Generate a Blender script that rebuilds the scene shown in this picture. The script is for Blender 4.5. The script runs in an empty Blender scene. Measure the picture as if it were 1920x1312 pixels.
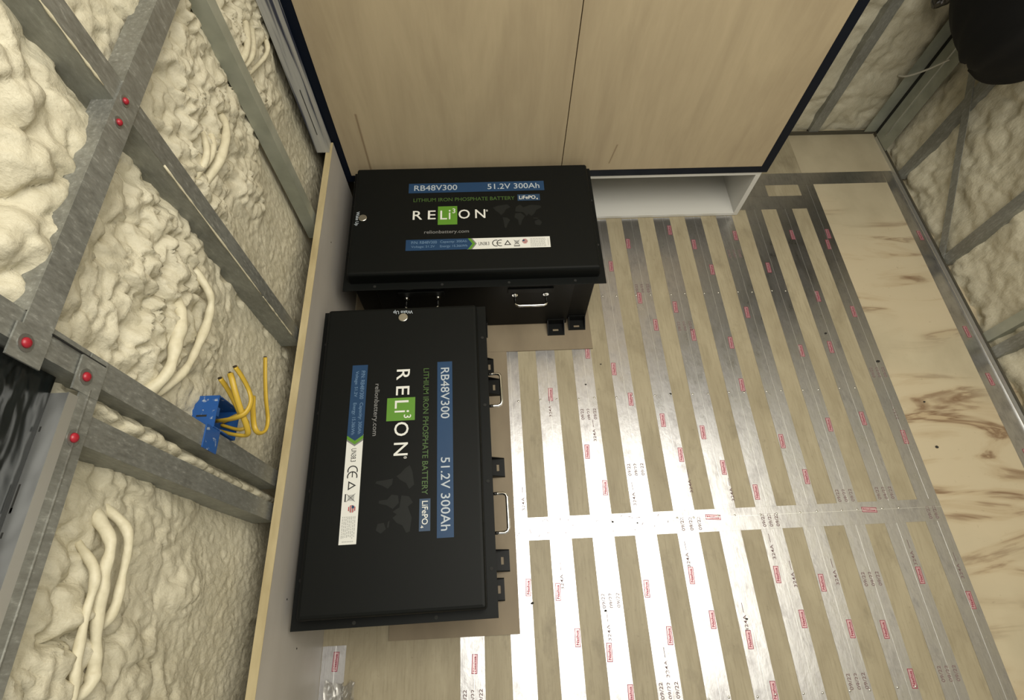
import bpy, bmesh, math, random
import numpy as np
from mathutils import Matrix, Vector

random.seed(7)
C = bpy.context.scene.collection
S = bpy.context.scene

# ------------------------------------------------------------------ camera, world, lights, exposure
cam_d = bpy.data.cameras.new('camera')
cam = bpy.data.objects.new('camera', cam_d)
C.objects.link(cam)
cam.matrix_world = Matrix(((0.998692, 0.035345, -0.036955, 0.0), (-0.048082, 0.895077, -0.443311, 0.0),
                            (0.017409, 0.444508, 0.895606, 1.6), (0, 0, 0, 1)))
cam_d.sensor_fit = 'HORIZONTAL'
cam_d.sensor_width = 36.0
cam_d.lens = 36.0 * 993.76 / 1920.0
cam_d.clip_start = 0.02
S.camera = cam

S.view_settings.view_transform = 'Standard'
S.view_settings.look = 'None'
S.view_settings.gamma = 1.0
S.view_settings.use_curve_mapping = False
S.view_settings.exposure = 0.06

world = bpy.data.worlds.new('world')
S.world = world
world.use_nodes = True
world.node_tree.nodes['Background'].inputs[0].default_value = (0.95, 0.93, 0.84, 1)
world.node_tree.nodes['Background'].inputs[1].default_value = 0.35


def area_lamp(name, loc, sx, sy, power, color):
    d = bpy.data.lights.new(name, 'AREA')
    d.shape = 'RECTANGLE'
    d.size, d.size_y = sx, sy
    d.energy = power
    d.color = color
    o = bpy.data.objects.new(name, d)
    o.location = loc
    C.objects.link(o)
    return o


area_lamp('ceiling_lamp', (0.42, 0.26, 2.27), 1.1, 1.0, 14.5, (1.0, 0.965, 0.87))
area_lamp('added_ceiling_fill', (0.85, 0.30, 2.285), 2.2, 1.7, 35, (1.0, 0.972, 0.885))  # added broad fill standing in for a brightly lit ceiling, not a fixture

# ------------------------------------------------------------------ helpers


class MB:
    """collects faces in world coordinates and links them as one mesh object"""

    def __init__(self):
        self.v, self.f, self.m = [], [], []

    def add(self, vs, fs, mi=0):
        n = len(self.v)
        self.v += [tuple(p) for p in vs]
        self.f += [tuple(i + n for i in q) for q in fs]
        self.m += [mi] * len(fs)
        return self

    def box(self, x0, x1, y0, y1, z0, z1, mi=0):
        vs = [(x, y, z) for z in (z0, z1) for y in (y0, y1) for x in (x0, x1)]
        return self.add(vs, [(0, 2, 3, 1), (4, 5, 7, 6), (0, 1, 5, 4), (2, 6, 7, 3), (0, 4, 6, 2), (1, 3, 7, 5)], mi)

    def prism(self, poly, z0, z1, mi=0):
        n = len(poly)
        vs = [(x, y, z0) for x, y in poly] + [(x, y, z1) for x, y in poly]
        fs = [tuple(range(n - 1, -1, -1)), tuple(range(n, 2 * n))]
        fs += [(i, (i + 1) % n, n + (i + 1) % n, n + i) for i in range(n)]
        return self.add(vs, fs, mi)

    def flat(self, poly, z, mi=0):
        return self.add([(x, y, z) for x, y in poly], [tuple(range(len(poly)))], mi)

    def tube(self, pts, r, seg=8, mi=0, squash=1.0, cap=True):
        pts = [Vector(p) for p in pts]
        n = len(pts)
        rs = r if isinstance(r, (list, tuple)) else [r] * n
        ref = None
        vs = []
        for i, p in enumerate(pts):
            t = (pts[min(i + 1, n - 1)] - pts[max(i - 1, 0)]).normalized()
            if ref is None:
                ref = Vector((0, 0, 1)) if abs(t.z) < 0.8 else Vector((1, 0, 0))
            a = (ref - t * ref.dot(t)).normalized()
            ref = a
            b = t.cross(a)
            for k in range(seg):
                q = 2 * math.pi * k / seg
                vs.append(p + a * (rs[i] * math.cos(q)) + b * (rs[i] * squash * math.sin(q)))
        fs = [(i * seg + k, i * seg + (k + 1) % seg, (i + 1) * seg + (k + 1) % seg, (i + 1) * seg + k)
              for i in range(n - 1) for k in range(seg)]
        if cap:
            fs += [tuple(range(seg - 1, -1, -1)), tuple(range((n - 1) * seg, n * seg))]
        return self.add(vs, fs, mi)

    def cyl(self, c, axis, r, h, seg=20, mi=0):
        c, ax = Vector(c), Vector(axis).normalized()
        return self.tube([c, c + ax * h], r, seg, mi)

    def dome(self, c, axis, r, h, seg=14, mi=0):
        c, ax = Vector(c), Vector(axis).normalized()
        pts, rs = [], []
        for i in range(5):
            a = math.pi / 2 * i / 4
            pts.append(c + ax * (h * math.sin(a)))
            rs.append(max(r * math.cos(a), r * 0.04))
        return self.tube(pts, rs, seg, mi)

    def map(self, fn):
        self.v = [tuple(fn(Vector(p))) for p in self.v]
        return self

    def build(self, name, mats, parent=None, smooth=False, bevel=0.0, local=False):
        me = bpy.data.meshes.new(name)
        o = bpy.data.objects.new(name, me)
        C.objects.link(o)
        vs = self.v
        if parent is not None:
            o.parent = parent
            if not local:
                off = Vector(parent.location)
                p = parent.parent
                while p is not None:
                    off = off + Vector(p.location)
                    p = p.parent
                vs = [tuple(Vector(q) - off) for q in vs]
        me.from_pydata(vs, [], self.f)
        if not isinstance(mats, (list, tuple)):
            mats = [mats]
        for m in mats:
            me.materials.append(m)
        me.polygons.foreach_set('material_index', self.m)
        if smooth:
            me.polygons.foreach_set('use_smooth', [True] * len(me.polygons))
        me.update()
        if bevel > 0:
            b = o.modifiers.new('bevel', 'BEVEL')
            b.width = bevel
            b.segments = 3
            b.limit_method = 'ANGLE'
        return o


def tag(o, label=None, cat=None, group=None, kind=None):
    if label:
        o['label'] = label
    if cat:
        o['category'] = cat
    if group:
        o['group'] = group
    if kind:
        o['kind'] = kind
    return o


def empty(name, loc, label, cat, group=None, rz=0.0):
    o = bpy.data.objects.new(name, None)
    o.empty_display_size = 0.1
    o.location = loc
    o.rotation_euler = (0, 0, rz)
    C.objects.link(o)
    return tag(o, label, cat, group)


def spline(pts, n=6):
    """Catmull-Rom through the points"""
    P = [Vector(p) for p in pts]
    P = [P[0] * 2 - P[1]] + P + [P[-1] * 2 - P[-2]]
    out = []
    for i in range(1, len(P) - 2):
        for k in range(n):
            t = k / n
            a, b, c, d = P[i - 1], P[i], P[i + 1], P[i + 2]
            out.append(0.5 * ((2 * b) + (c - a) * t + (2 * a - 5 * b + 4 * c - d) * t * t + (3 * b - a - 3 * c + d) * t ** 3))
    out.append(P[-2])
    return out


_txt = {}


BOLD = {'09/22': 0.012, '324A': 0.010, 'Nashua': 0.020, 'Wake Up': 0.012}


def glyphs(s):
    """mesh outline of a line of text, in font units"""
    if s in _txt:
        return _txt[s]
    cu = bpy.data.curves.new('lettering', 'FONT')
    cu.body = s
    cu.resolution_u = 3
    cu.offset = BOLD.get(s, 0.006)
    o = bpy.data.objects.new('lettering', cu)
    C.objects.link(o)
    bpy.context.view_layer.update()
    me = bpy.data.meshes.new_from_object(o.evaluated_get(bpy.context.evaluated_depsgraph_get()))
    vs = [(v.co.x, v.co.y) for v in me.vertices]
    fs = [tuple(p.vertices) for p in me.polygons]
    bpy.data.objects.remove(o)
    bpy.data.curves.remove(cu)
    bpy.data.meshes.remove(me)
    _txt[s] = (vs, fs)
    return _txt[s]


def text(mb, s, x0, y0, w, h, z, rot=0.0, mi=0, origin=None, ref=None):
    """text s stretched to a w x h box whose lower left corner is (x0,y0), turned by rot about that corner"""
    vs, fs = glyphs(s)
    xs = [p[0] for p in vs]
    ys = [p[1] for p in vs]
    if ref:
        rv = glyphs(ref)[0]
        ya, yb = min(p[1] for p in rv), max(p[1] for p in rv)
    else:
        ya, yb = min(ys), max(ys)
    xa, xb = min(xs), max(xs)
    c, sn = math.cos(rot), math.sin(rot)
    out = []
    for x, y in vs:
        u = (x - xa) / (xb - xa) * w
        v = (y - ya) / (yb - ya) * h
        out.append((x0 + c * u - sn * v, y0 + sn * u + c * v, z))
    mb.add(out, fs, mi)


# ------------------------------------------------------------------ materials


def mat(name, col, rough=0.5, metal=0.0, spec=0.5):
    m = bpy.data.materials.new(name)
    m.use_nodes = True
    b = m.node_tree.nodes['Principled BSDF']
    b.inputs['Base Color'].default_value = (*col, 1)
    b.inputs['Roughness'].default_value = rough
    b.inputs['Metallic'].default_value = metal
    b.inputs['Specular IOR Level'].default_value = spec
    return m


class NT:
    def __init__(self, m):
        self.t = m.node_tree
        self.b = self.t.nodes['Principled BSDF']
        self.pos = self.n('ShaderNodeNewGeometry').outputs['Position']

    def n(self, kind, **kw):
        x = self.t.nodes.new(kind)
        for k, v in kw.items():
            setattr(x, k, v)
        return x

    def l(self, a, b):
        self.t.links.new(a, b)

    def mapping(self, scale=(1, 1, 1), rot=(0, 0, 0), loc=(0, 0, 0)):
        m = self.n('ShaderNodeMapping')
        m.inputs['Scale'].default_value = scale
        m.inputs['Rotation'].default_value = rot
        m.inputs['Location'].default_value = loc
        self.l(self.pos, m.inputs['Vector'])
        return m.outputs[0]

    def noise(self, vec, scale, detail=4, rough=0.55, dist=0.0):
        x = self.n('ShaderNodeTexNoise')
        x.inputs['Scale'].default_value = scale
        x.inputs['Detail'].default_value = detail
        x.inputs['Roughness'].default_value = rough
        x.inputs['Distortion'].default_value = dist
        self.l(vec, x.inputs['Vector'])
        return x.outputs['Fac']

    def ramp(self, fac, stops):
        r = self.n('ShaderNodeValToRGB')
        e = r.color_ramp.elements
        while len(e) < len(stops):
            e.new(0.5)
        for i, (p, c) in enumerate(stops):
            e[i].position = p
            e[i].color = (*c, 1) if len(c) == 3 else c
        self.l(fac, r.inputs[0])
        return r.outputs[0]

    def mix(self, fac, a, b, mode='MIX'):
        x = self.n('ShaderNodeMix', data_type='RGBA', blend_type=mode)
        for s, v in ((x.inputs[0], fac), (x.inputs[6], a), (x.inputs[7], b)):
            if hasattr(v, 'links'):
                self.l(v, s)
            elif isinstance(v, (int, float)):
                s.default_value = v
            else:
                s.default_value = (*v, 1)
        return x.outputs[2]

    def math(self, op, a, b=None):
        x = self.n('ShaderNodeMath', operation=op)
        for s, v in zip(x.inputs, (a, b)):
            if v is None:
                continue
            if hasattr(v, 'links'):
                self.l(v, s)
            else:
                s.default_value = v
        return x.outputs[0]

    def color(self, c):
        self.l(c, self.b.inputs['Base Color'])

    def rough(self, c):
        self.l(c, self.b.inputs['Roughness'])

    def bump(self, h, strength=0.3, dist=0.002):
        x = self.n('ShaderNodeBump')
        x.inputs['Strength'].default_value = strength
        x.inputs['Distance'].default_value = dist
        self.l(h, x.inputs['Height'])
        self.l(x.outputs[0], self.b.inputs['Normal'])


def v3(k):
    return (k, k, k)


# spray foam
M_foam = mat('spray_foam', (0.62, 0.57, 0.42), 0.55, 0, 0.35)
t = NT(M_foam)
v = t.mapping()
n1 = t.noise(v, 9, 4, 0.6)
n2 = t.noise(v, 60, 5, 0.6)
t.color(t.mix(0.35, t.ramp(n1, [(0.3, (0.485, 0.445, 0.325)), (0.7, (0.63, 0.585, 0.45))]),
              t.ramp(n2, [(0.3, (0.46, 0.42, 0.305)), (0.7, (0.66, 0.62, 0.49))])))
t.bump(t.math('ADD', n2, t.noise(t.mapping((1, 1, 0.45)), 170, 3, 0.6)), 0.5, 0.004)

M_foam2 = mat('pale_foam_skin', (0.68, 0.63, 0.46), 0.5, 0, 0.35)
t = NT(M_foam2)
n1 = t.noise(t.mapping(), 70, 4)
t.color(t.ramp(n1, [(0.3, (0.57, 0.52, 0.37)), (0.7, (0.68, 0.63, 0.47))]))
t.bump(n1, 0.4, 0.003)

# galvanised steel
M_galv = mat('galvanised_steel', (0.33, 0.33, 0.31), 0.45, 0.55, 0.5)
t = NT(M_galv)
n1 = t.noise(t.mapping(), 7, 3)
n2 = t.noise(t.mapping((1, 1, 0.35)), 170, 4, 0.7)
t.color(t.mix(0.45, t.ramp(n1, [(0.35, (0.20, 0.20, 0.175)), (0.65, (0.34, 0.345, 0.315))]),
              t.ramp(n2, [(0.35, (0.17, 0.17, 0.155)), (0.58, (0.32, 0.325, 0.30)), (0.74, (0.70, 0.71, 0.66))])))
t.rough(t.ramp(n2, [(0.3, v3(0.38)), (0.7, v3(0.6))]))
t.bump(n2, 0.15, 0.001)

M_sage = mat('sage_coated_steel', (0.30, 0.33, 0.27), 0.5, 0.35, 0.5)
t = NT(M_sage)
n1 = t.noise(t.mapping(), 12, 4)
t.color(t.ramp(n1, [(0.3, (0.29, 0.305, 0.25)), (0.7, (0.43, 0.445, 0.375))]))

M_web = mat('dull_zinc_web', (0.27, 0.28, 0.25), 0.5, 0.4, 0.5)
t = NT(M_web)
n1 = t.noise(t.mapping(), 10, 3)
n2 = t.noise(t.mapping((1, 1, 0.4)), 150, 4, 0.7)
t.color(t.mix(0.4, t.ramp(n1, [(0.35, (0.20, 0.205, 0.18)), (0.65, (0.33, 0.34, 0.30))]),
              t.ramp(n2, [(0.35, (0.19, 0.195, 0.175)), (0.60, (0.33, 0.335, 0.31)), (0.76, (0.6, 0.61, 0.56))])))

M_alu = mat('bright_aluminium', (0.66, 0.67, 0.66), 0.32, 0.9)
M_seam = mat('dark_gap', (0.015, 0.015, 0.013), 0.8)

# red rivet paint
M_red = mat('red_paint', (0.33, 0.012, 0.025), 0.35)
M_rivet = mat('rivet_washer', (0.34, 0.34, 0.33), 0.4, 0.9)

# plywood floor
M_floor = mat('plywood_floor', (0.45, 0.38, 0.25), 0.5, 0, 0.4)
t = NT(M_floor)
v = t.mapping((1, 0.3, 1))
base = t.ramp(t.noise(v, 14, 6, 0.65, 0.6), [(0.25, (0.285, 0.24, 0.155)), (0.75, (0.42, 0.365, 0.25))])
blot = t.ramp(t.noise(t.mapping((1, 0.6, 1)), 11, 5, 0.7), [(0.56, v3(0)), (0.78, v3(1))])
fg = t.noise(t.mapping((1, 0.06, 1)), 190, 4, 0.65)
base = t.mix(t.math('MULTIPLY', t.ramp(fg, [(0.5, v3(0)), (0.72, v3(1))]), 0.45), base, (0.20, 0.165, 0.10))
base = t.mix(t.math('MULTIPLY', blot, 0.7), base, (0.19, 0.16, 0.105))
spot = t.ramp(t.noise(t.mapping(), 60, 3, 0.6), [(0.66, v3(0)), (0.76, v3(1))])
base = t.mix(t.math('MULTIPLY', spot, 0.4), base, (0.16, 0.135, 0.09))
# the bare board beside the right wall shows open grain with brown knots
sep = t.n('ShaderNodeSeparateXYZ')
t.l(t.pos, sep.inputs[0])
right = t.math('GREATER_THAN', sep.outputs[0], 1.29)
gr = t.noise(t.mapping((0.9, 3.6, 1)), 2.6, 5, 0.5, 1.5)
grain = t.ramp(gr, [(0.0, (0.54, 0.46, 0.32)), (0.48, (0.52, 0.44, 0.30)), (0.56, (0.46, 0.37, 0.24)), (0.625, (0.22, 0.14, 0.08)), (0.66, (0.44, 0.34, 0.21)), (1.0, (0.50, 0.42, 0.28))])
gmask = t.ramp(t.noise(t.mapping((0.6, 1, 1), loc=(3.1, 0.2, 0)), 2.6, 2), [(0.38, v3(0)), (0.54, v3(1))])
gmask = t.math('MULTIPLY', gmask, t.math('LESS_THAN', sep.outputs[1], 1.50))
rcol = t.mix(gmask, t.ramp(t.noise(t.mapping((1, 0.7, 1)), 8, 5), [(0.3, (0.42, 0.36, 0.245)), (0.7, (0.51, 0.445, 0.31))]), grain)
rcol = t.mix(t.math('MULTIPLY', spot, 0.35), rcol, (0.2, 0.16, 0.1))
t.color(t.mix(right, base, rcol))
t.bump(t.noise(v, 60, 4), 0.1, 0.001)

# foil tape
M_foil = mat('foil_tape', (0.62, 0.62, 0.62), 0.25, 1.0)
t = NT(M_foil)
dirt = t.noise(t.mapping((1, 0.5, 1)), 22, 7, 0.72)
fine = t.noise(t.mapping((1, 0.10, 1)), 240, 3, 0.6)
t.color(t.mix(0.22, t.ramp(dirt, [(0.28, (0.28, 0.265, 0.27)), (0.48, (0.52, 0.51, 0.515)), (0.8, (0.62, 0.62, 0.62))]),
              t.ramp(fine, [(0.3, (0.42, 0.41, 0.41)), (0.6, (0.68, 0.68, 0.68))])))
t.rough(t.ramp(dirt, [(0.35, v3(0.38)), (0.65, v3(0.27))]))
t.bump(t.math('ADD', t.noise(t.mapping((1, 0.6, 1)), 55, 5, 0.6), t.math('MULTIPLY', fine, 0.22)), 0.28, 0.0016)
M_foilseam = mat('foil_fold', (0.8, 0.8, 0.79), 0.30, 0.9)
M_print_red = mat('red_print', (0.30, 0.030, 0.065), 0.7, 0, 0.05)
M_print_pink = mat('pink_print', (0.60, 0.40, 0.42), 0.4, 0.7)
M_print_dark = mat('dull_print', (0.21, 0.145, 0.145), 0.7, 0, 0.05)

# boards
M_birch = mat('birch_plywood', (0.46, 0.36, 0.21), 0.5, 0, 0.4)
t = NT(M_birch)
g1 = t.noise(t.mapping((1, 1, 0.22), rot=(0, 0.12, 0)), 5, 5, 0.6, 1.2)
g2 = t.noise(t.mapping((1, 1, 0.10), rot=(0, 0.25, 0)), 42, 4, 0.65, 0.5)
col = t.mix(0.25, t.ramp(g1, [(0.3, (0.37, 0.295, 0.19)), (0.7, (0.50, 0.41, 0.265))]),
            t.ramp(g2, [(0.3, (0.35, 0.275, 0.175)), (0.65, (0.49, 0.40, 0.26))]))
st = t.ramp(g2, [(0.20, v3(1)), (0.27, v3(0))])
col = t.mix(t.math('MULTIPLY', st, 0.35), col, (0.27, 0.19, 0.10))
sp_ = t.n('ShaderNodeSeparateXYZ')
t.l(t.pos, sp_.inputs[0])
# two brown mineral streaks in the veneer
for xa, k_, zlo, zhi, w_ in ((-0.381, 0.01, 0.25, 0.50, 0.005), (0.421, 0.17, 0.285, 0.365, 0.0035)):
    zz_ = sp_.outputs[2]
    ln = t.math('ABSOLUTE', t.math('SUBTRACT', t.math('SUBTRACT', sp_.outputs[0], xa), t.math('MULTIPLY', t.math('SUBTRACT', zz_, (zlo + zhi) / 2), k_)))
    on = t.math('MULTIPLY', t.math('LESS_THAN', ln, w_), t.math('MULTIPLY', t.math('GREATER_THAN', zz_, zlo), t.math('LESS_THAN', zz_, zhi)))
    soft = t.math('MULTIPLY', on, t.math('SUBTRACT', 1.0, t.math('DIVIDE', ln, w_)))
    col = t.mix(t.math('MULTIPLY', soft, 0.75), col, (0.16, 0.10, 0.05))
t.color(col)
M_navy = mat('navy_paint', (0.0028, 0.0055, 0.0125), 0.4, 0, 0.2)
M_white = mat('white_laminate', (0.62, 0.61, 0.57), 0.4)
M_plyedge = mat('plywood_edge', (0.46, 0.38, 0.21), 0.55)
t = NT(M_plyedge)
t.color(t.ramp(t.noise(t.mapping((1, 0.25, 1)), 25, 4), [(0.3, (0.37, 0.295, 0.155)), (0.7, (0.53, 0.445, 0.26))]))
M_primer = mat('grey_white_primer', (0.42, 0.39, 0.355), 0.5)
t = NT(M_primer)
t.color(t.ramp(t.noise(t.mapping((1, 0.4, 1)), 7, 4), [(0.3, (0.385, 0.355, 0.315)), (0.7, (0.46, 0.43, 0.39))]))
M_smear = mat('smeared_white_paint', (0.5, 0.5, 0.48), 0.4)
t = NT(M_smear)
sm = t.noise(t.mapping((40, 40, 1.6)), 1.0, 4, 0.6)
t.color(t.ramp(sm, [(0.36, (0.03, 0.035, 0.06)), (0.45, (0.36, 0.36, 0.34)), (0.7, (0.50, 0.49, 0.45))]))
M_card = mat('brown_hardboard', (0.235, 0.185, 0.12), 0.6)
t = NT(M_card)
t.color(t.ramp(t.noise(t.mapping((1, 0.4, 1)), 9, 5), [(0.3, (0.20, 0.155, 0.10)), (0.7, (0.27, 0.215, 0.14))]))
M_ceil = mat('ceiling_board', (0.45, 0.42, 0.34), 0.8)

# batteries
M_black = mat('black_powder_coat', (0.0042, 0.0050, 0.0046), 0.5, 0, 0.16)
t = NT(M_black)
t.bump(t.noise(t.mapping(), 900, 2), 0.08, 0.0005)
M_black2 = mat('black_steel_case', (0.0035, 0.0038, 0.0035), 0.45, 0, 0.2)
M_chrome = mat('chrome', (0.85, 0.85, 0.83), 0.12, 1.0)
M_steelbtn = mat('brushed_steel', (0.62, 0.60, 0.53), 0.32, 1.0)
M_lblue = mat('label_blue', (0.014, 0.048, 0.118), 0.45, 0, 0.3)
M_lgrey = mat('label_silver', (0.42, 0.47, 0.52), 0.4)
M_lgreen = mat('label_green', (0.10, 0.26, 0.022), 0.4)
M_ldgreen = mat('label_dark_green', (0.050, 0.11, 0.022), 0.4)
M_lwhite = mat('label_white', (0.74, 0.74, 0.70), 0.4)
M_lmid = mat('label_grey', (0.20, 0.20, 0.20), 0.4)
M_lnavy = mat('label_navy', (0.014, 0.045, 0.10), 0.4)
M_lmap = mat('label_map_grey', (0.012, 0.0135, 0.0125), 0.5, 0, 0.2)
M_linkb = mat('label_black_ink', (0.02, 0.02, 0.02), 0.5)
M_lgy2 = mat('label_faint_ink', (0.42, 0.42, 0.40), 0.5)
M_lred = mat('label_red', (0.45, 0.05, 0.06), 0.5)
M_ltextb = mat('label_pale_blue_ink', (0.12, 0.21, 0.34), 0.5)

# others
M_bluebox = mat('blue_plastic', (0.015, 0.085, 0.30), 0.38)
t = NT(M_bluebox)
nn = t.noise(t.mapping(), 85, 3)
t.color(t.ramp(nn, [(0.62, (0.013, 0.080, 0.29)), (0.72, (0.40, 0.46, 0.52))]))
M_yellow = mat('yellow_cable_sheath', (0.50, 0.335, 0.035), 0.42)
M_cut = mat('cut_cable_end', (0.03, 0.02, 0.012), 0.7)
M_bagblack = mat('black_cloth', (0.006, 0.006, 0.006), 0.75, 0, 0.25)
M_plastic_black = mat('black_plastic_film', (0.008, 0.010, 0.010), 0.28, 0, 0.25)
t = NT(M_plastic_black)
t.bump(t.noise(t.mapping((1, 1, 1.5)), 7, 3, 0.5, 0.8), 0.9, 0.03)
M_gloss = mat('glossy_dark_film', (0.02, 0.016, 0.013), 0.15, 0, 0.6)
M_whitewire = mat('white_wire', (0.55, 0.53, 0.46), 0.5)
M_clear = mat('clear_film', (0.75, 0.73, 0.68), 0.12)
M_clear.node_tree.nodes['Principled BSDF'].inputs['Transmission Weight'].default_value = 0.85
M_crumb = mat('dark_crumb', (0.02, 0.018, 0.015), 0.8)
M_track = mat('weathered_track', (0.11, 0.10, 0.075), 0.55, 0.5)

# ------------------------------------------------------------------ noise for the foam relief


def hash2(ix, iy, seed):
    h = (ix.astype(np.int64) * 374761393 + iy.astype(np.int64) * 668265263 + seed * 982451653) & 0x7fffffff
    h = ((h ^ (h >> 13)) * 1274126177) & 0x7fffffff
    h = (h ^ (h >> 16)) & 0x7fffffff
    return h / float(0x7fffffff)


def perlin(x, y, seed=0):
    ix, iy = np.floor(x), np.floor(y)
    fx, fy = x - ix, y - iy
    u, w = fx * fx * fx * (fx * (fx * 6 - 15) + 10), fy * fy * fy * (fy * (fy * 6 - 15) + 10)

    def g(dx, dy):
        a = hash2(ix + dx, iy + dy, seed) * 2 * np.pi
        return np.cos(a) * (fx - dx) + np.sin(a) * (fy - dy)
    a = g(0, 0) * (1 - u) + g(1, 0) * u
    b = g(0, 1) * (1 - u) + g(1, 1) * u
    return (a * (1 - w) + b * w) * 1.5


def worley(x, y, seed=0):
    ix, iy = np.floor(x), np.floor(y)
    best = np.full(x.shape, 9.0)
    for dx in (-1, 0, 1):
        for dy in (-1, 0, 1):
            cx = ix + dx
            cy = iy + dy
            px = cx + hash2(cx, cy, seed)
            py = cy + hash2(cx, cy, seed + 5)
            best = np.minimum(best, np.hypot(px - x, py - y))
    return best


def domes(x, y, seed):
    d = np.clip(worley(x, y, seed) / 0.70, 0, 1)
    return np.sqrt(1 - d * d)


def sstep(a, b, x):
    q = np.clip((x - a) / (b - a), 0, 1)
    return q * q * (3 - 2 * q)


def grid_obj(name, P, m, smooth=True):
    """P: array (ny, nx, 3)"""
    ny, nx, _ = P.shape
    idx = np.arange(ny * nx).reshape(ny, nx)
    q = np.stack([idx[:-1, :-1], idx[:-1, 1:], idx[1:, 1:], idx[1:, :-1]], -1).reshape(-1, 4)
    me = bpy.data.meshes.new(name)
    me.from_pydata(P.reshape(-1, 3).tolist(), [], q.tolist())
    me.materials.append(m)
    me.polygons.foreach_set('use_smooth', [True] * len(me.polygons))
    me.update()
    o = bpy.data.objects.new(name, me)
    C.objects.link(o)
    return o


# ------------------------------------------------------------------ the setting
FRONT = -1.15
TOP = 2.30

fl = MB().box(-0.70, 1.95, FRONT, 2.0, -0.02, 0.0)
tag(fl.build('floor', M_floor), kind='structure')
ce = MB().box(-0.75, 1.95, FRONT, 2.0, TOP, TOP + 0.02)
tag(ce.build('ceiling', M_ceil), kind='structure')

# left wall: sprayed foam between the studs
ys = np.concatenate([np.arange(FRONT, -0.30, 0.05), np.arange(-0.30, 1.345, 0.0042), np.arange(1.36, 1.84, 0.04)])
zs = np.concatenate([np.arange(0.0, 0.30, 0.05), np.arange(0.30, 1.36, 0.0042), np.arange(1.38, TOP + 0.03, 0.05)])
Yg, Zg = np.meshgrid(ys, zs)
wy = Yg + 0.020 * perlin(Yg / 0.07, Zg / 0.07, 1) + 0.008 * perlin(Yg / 0.025, Zg / 0.025, 2)
wz = Zg + 0.020 * perlin(Yg / 0.07, Zg / 0.07, 3) + 0.008 * perlin(Yg / 0.025, Zg / 0.025, 4)
big = domes(wy / 0.085, wz / 0.085, 11)
mid = domes(wy / 0.040, wz / 0.040, 12)
sml = domes(wy / 0.019, wz / 0.021, 13)
ridge = 1 - np.abs(perlin(wy / 0.024, wz / 0.030, 14)) * 1.6
strand = perlin(wy / 0.006 + 2 * perlin(Yg / 0.03, Zg / 0.03, 9), wz / 0.022, 15)
low = perlin(Yg / 0.22, Zg / 0.22, 16)
near = sstep(0.95, 1.12, Zg) * sstep(0.75, 0.45, Yg)              # large blisters high up beside the window
band = np.exp(-((Zg - 0.87) / 0.13) ** 2) * sstep(0.30, 0.40, Yg)  # worm-like folds halfway up the bays
band = np.clip(band + 0.7 * sstep(0.05, 0.35, perlin(Yg / 0.16, Zg / 0.16, 17)), 0, 1)
calm = sstep(0.72, 0.56, Zg + 0.10 * perlin(Yg / 0.12, Zg / 0.12, 22))                                       # runs smooth towards the bottom
worm = 1 - np.abs(perlin(wy / 0.030, wz / 0.024, 19)) * 2.2
relief = 0.007 * low - 0.004
relief += near * (0.040 * big + 0.021 * mid + 0.003 * sml - 0.012)
relief += (1 - near) * band * (1 - 0.9 * calm) * (0.020 * mid + 0.009 * sml + 0.009 * np.clip(worm, -0.3, 1))
relief += (1 - near) * (1 - band) * (1 - 0.85 * calm) * (0.007 * mid + 0.0055 * sml)
lowb = sstep(0.20, 0.10, Yg) * sstep(0.99, 0.90, Zg)
relief += lowb * sstep(0.10, 0.0, Yg - (Zg - 0.75) * 0.6 + 0.02) * 0.016 * mid
relief += 0.0024 * strand * (1 - near) * (0.45 + 0.75 * calm)
relief -= 0.045 * np.exp(-((Yg - 0.640) / 0.007) ** 2) * sstep(0.25, 0.5, perlin(Zg / 0.05, Yg * 0 + 3.3, 23))
# foam thins out against the studs and swells in the middle of a bay
prof = np.zeros_like(Yg)
for y0 in (0.225, 0.298, 0.667, 1.047):
    prof = np.maximum(prof, np.exp(-((Yg - y0) / 0.045) ** 2))
relief = relief * (1 - 0.55 * prof) - 0.006 * prof
relief += 0.020 * np.exp(-((Yg - 0.261) / 0.016) ** 2) * sstep(1.0, 0.96, Zg) * (0.6 + 0.8 * mid)
relief = np.minimum(relief, 0.034 + 0.020 * near)
relief *= sstep(1.60, 1.36, Zg) * 0.999
win = sstep(0.30, 0.26, Yg) * sstep(0.985, 1.01, Zg)
X = -0.543 + relief - 0.05 * win
tag(grid_obj('wall_left', np.stack([X, Yg, Zg], -1), M_foam), kind='structure')

# far wall
xs = np.concatenate([np.arange(-0.75, 0.90, 0.06), np.arange(0.94, 1.72, 0.009)])
zs = np.concatenate([np.arange(0.0, 0.90, 0.009), np.arange(0.92, TOP + 0.03, 0.06)])
Xg, Zg = np.meshgrid(xs, zs)
rel = 0.012 * perlin(Xg / 0.11, Zg / 0.11, 31) + 0.010 * domes(Xg / 0.06 + perlin(Xg / .05, Zg / .05, 33) * .5, Zg / 0.07, 32) \
    + 0.004 * perlin(Xg / 0.02, Zg / 0.035, 34)
Yb = 1.800 - rel
tag(grid_obj('wall_back', np.stack([Xg, Yb, Zg], -1)[:, ::-1], M_foam), kind='structure')

# right wall, a little out of square
RY0, RX0, RS = 1.775, 1.672, 0.024


def rx(y):
    return RX0 + (RY0 - y) * RS


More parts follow.
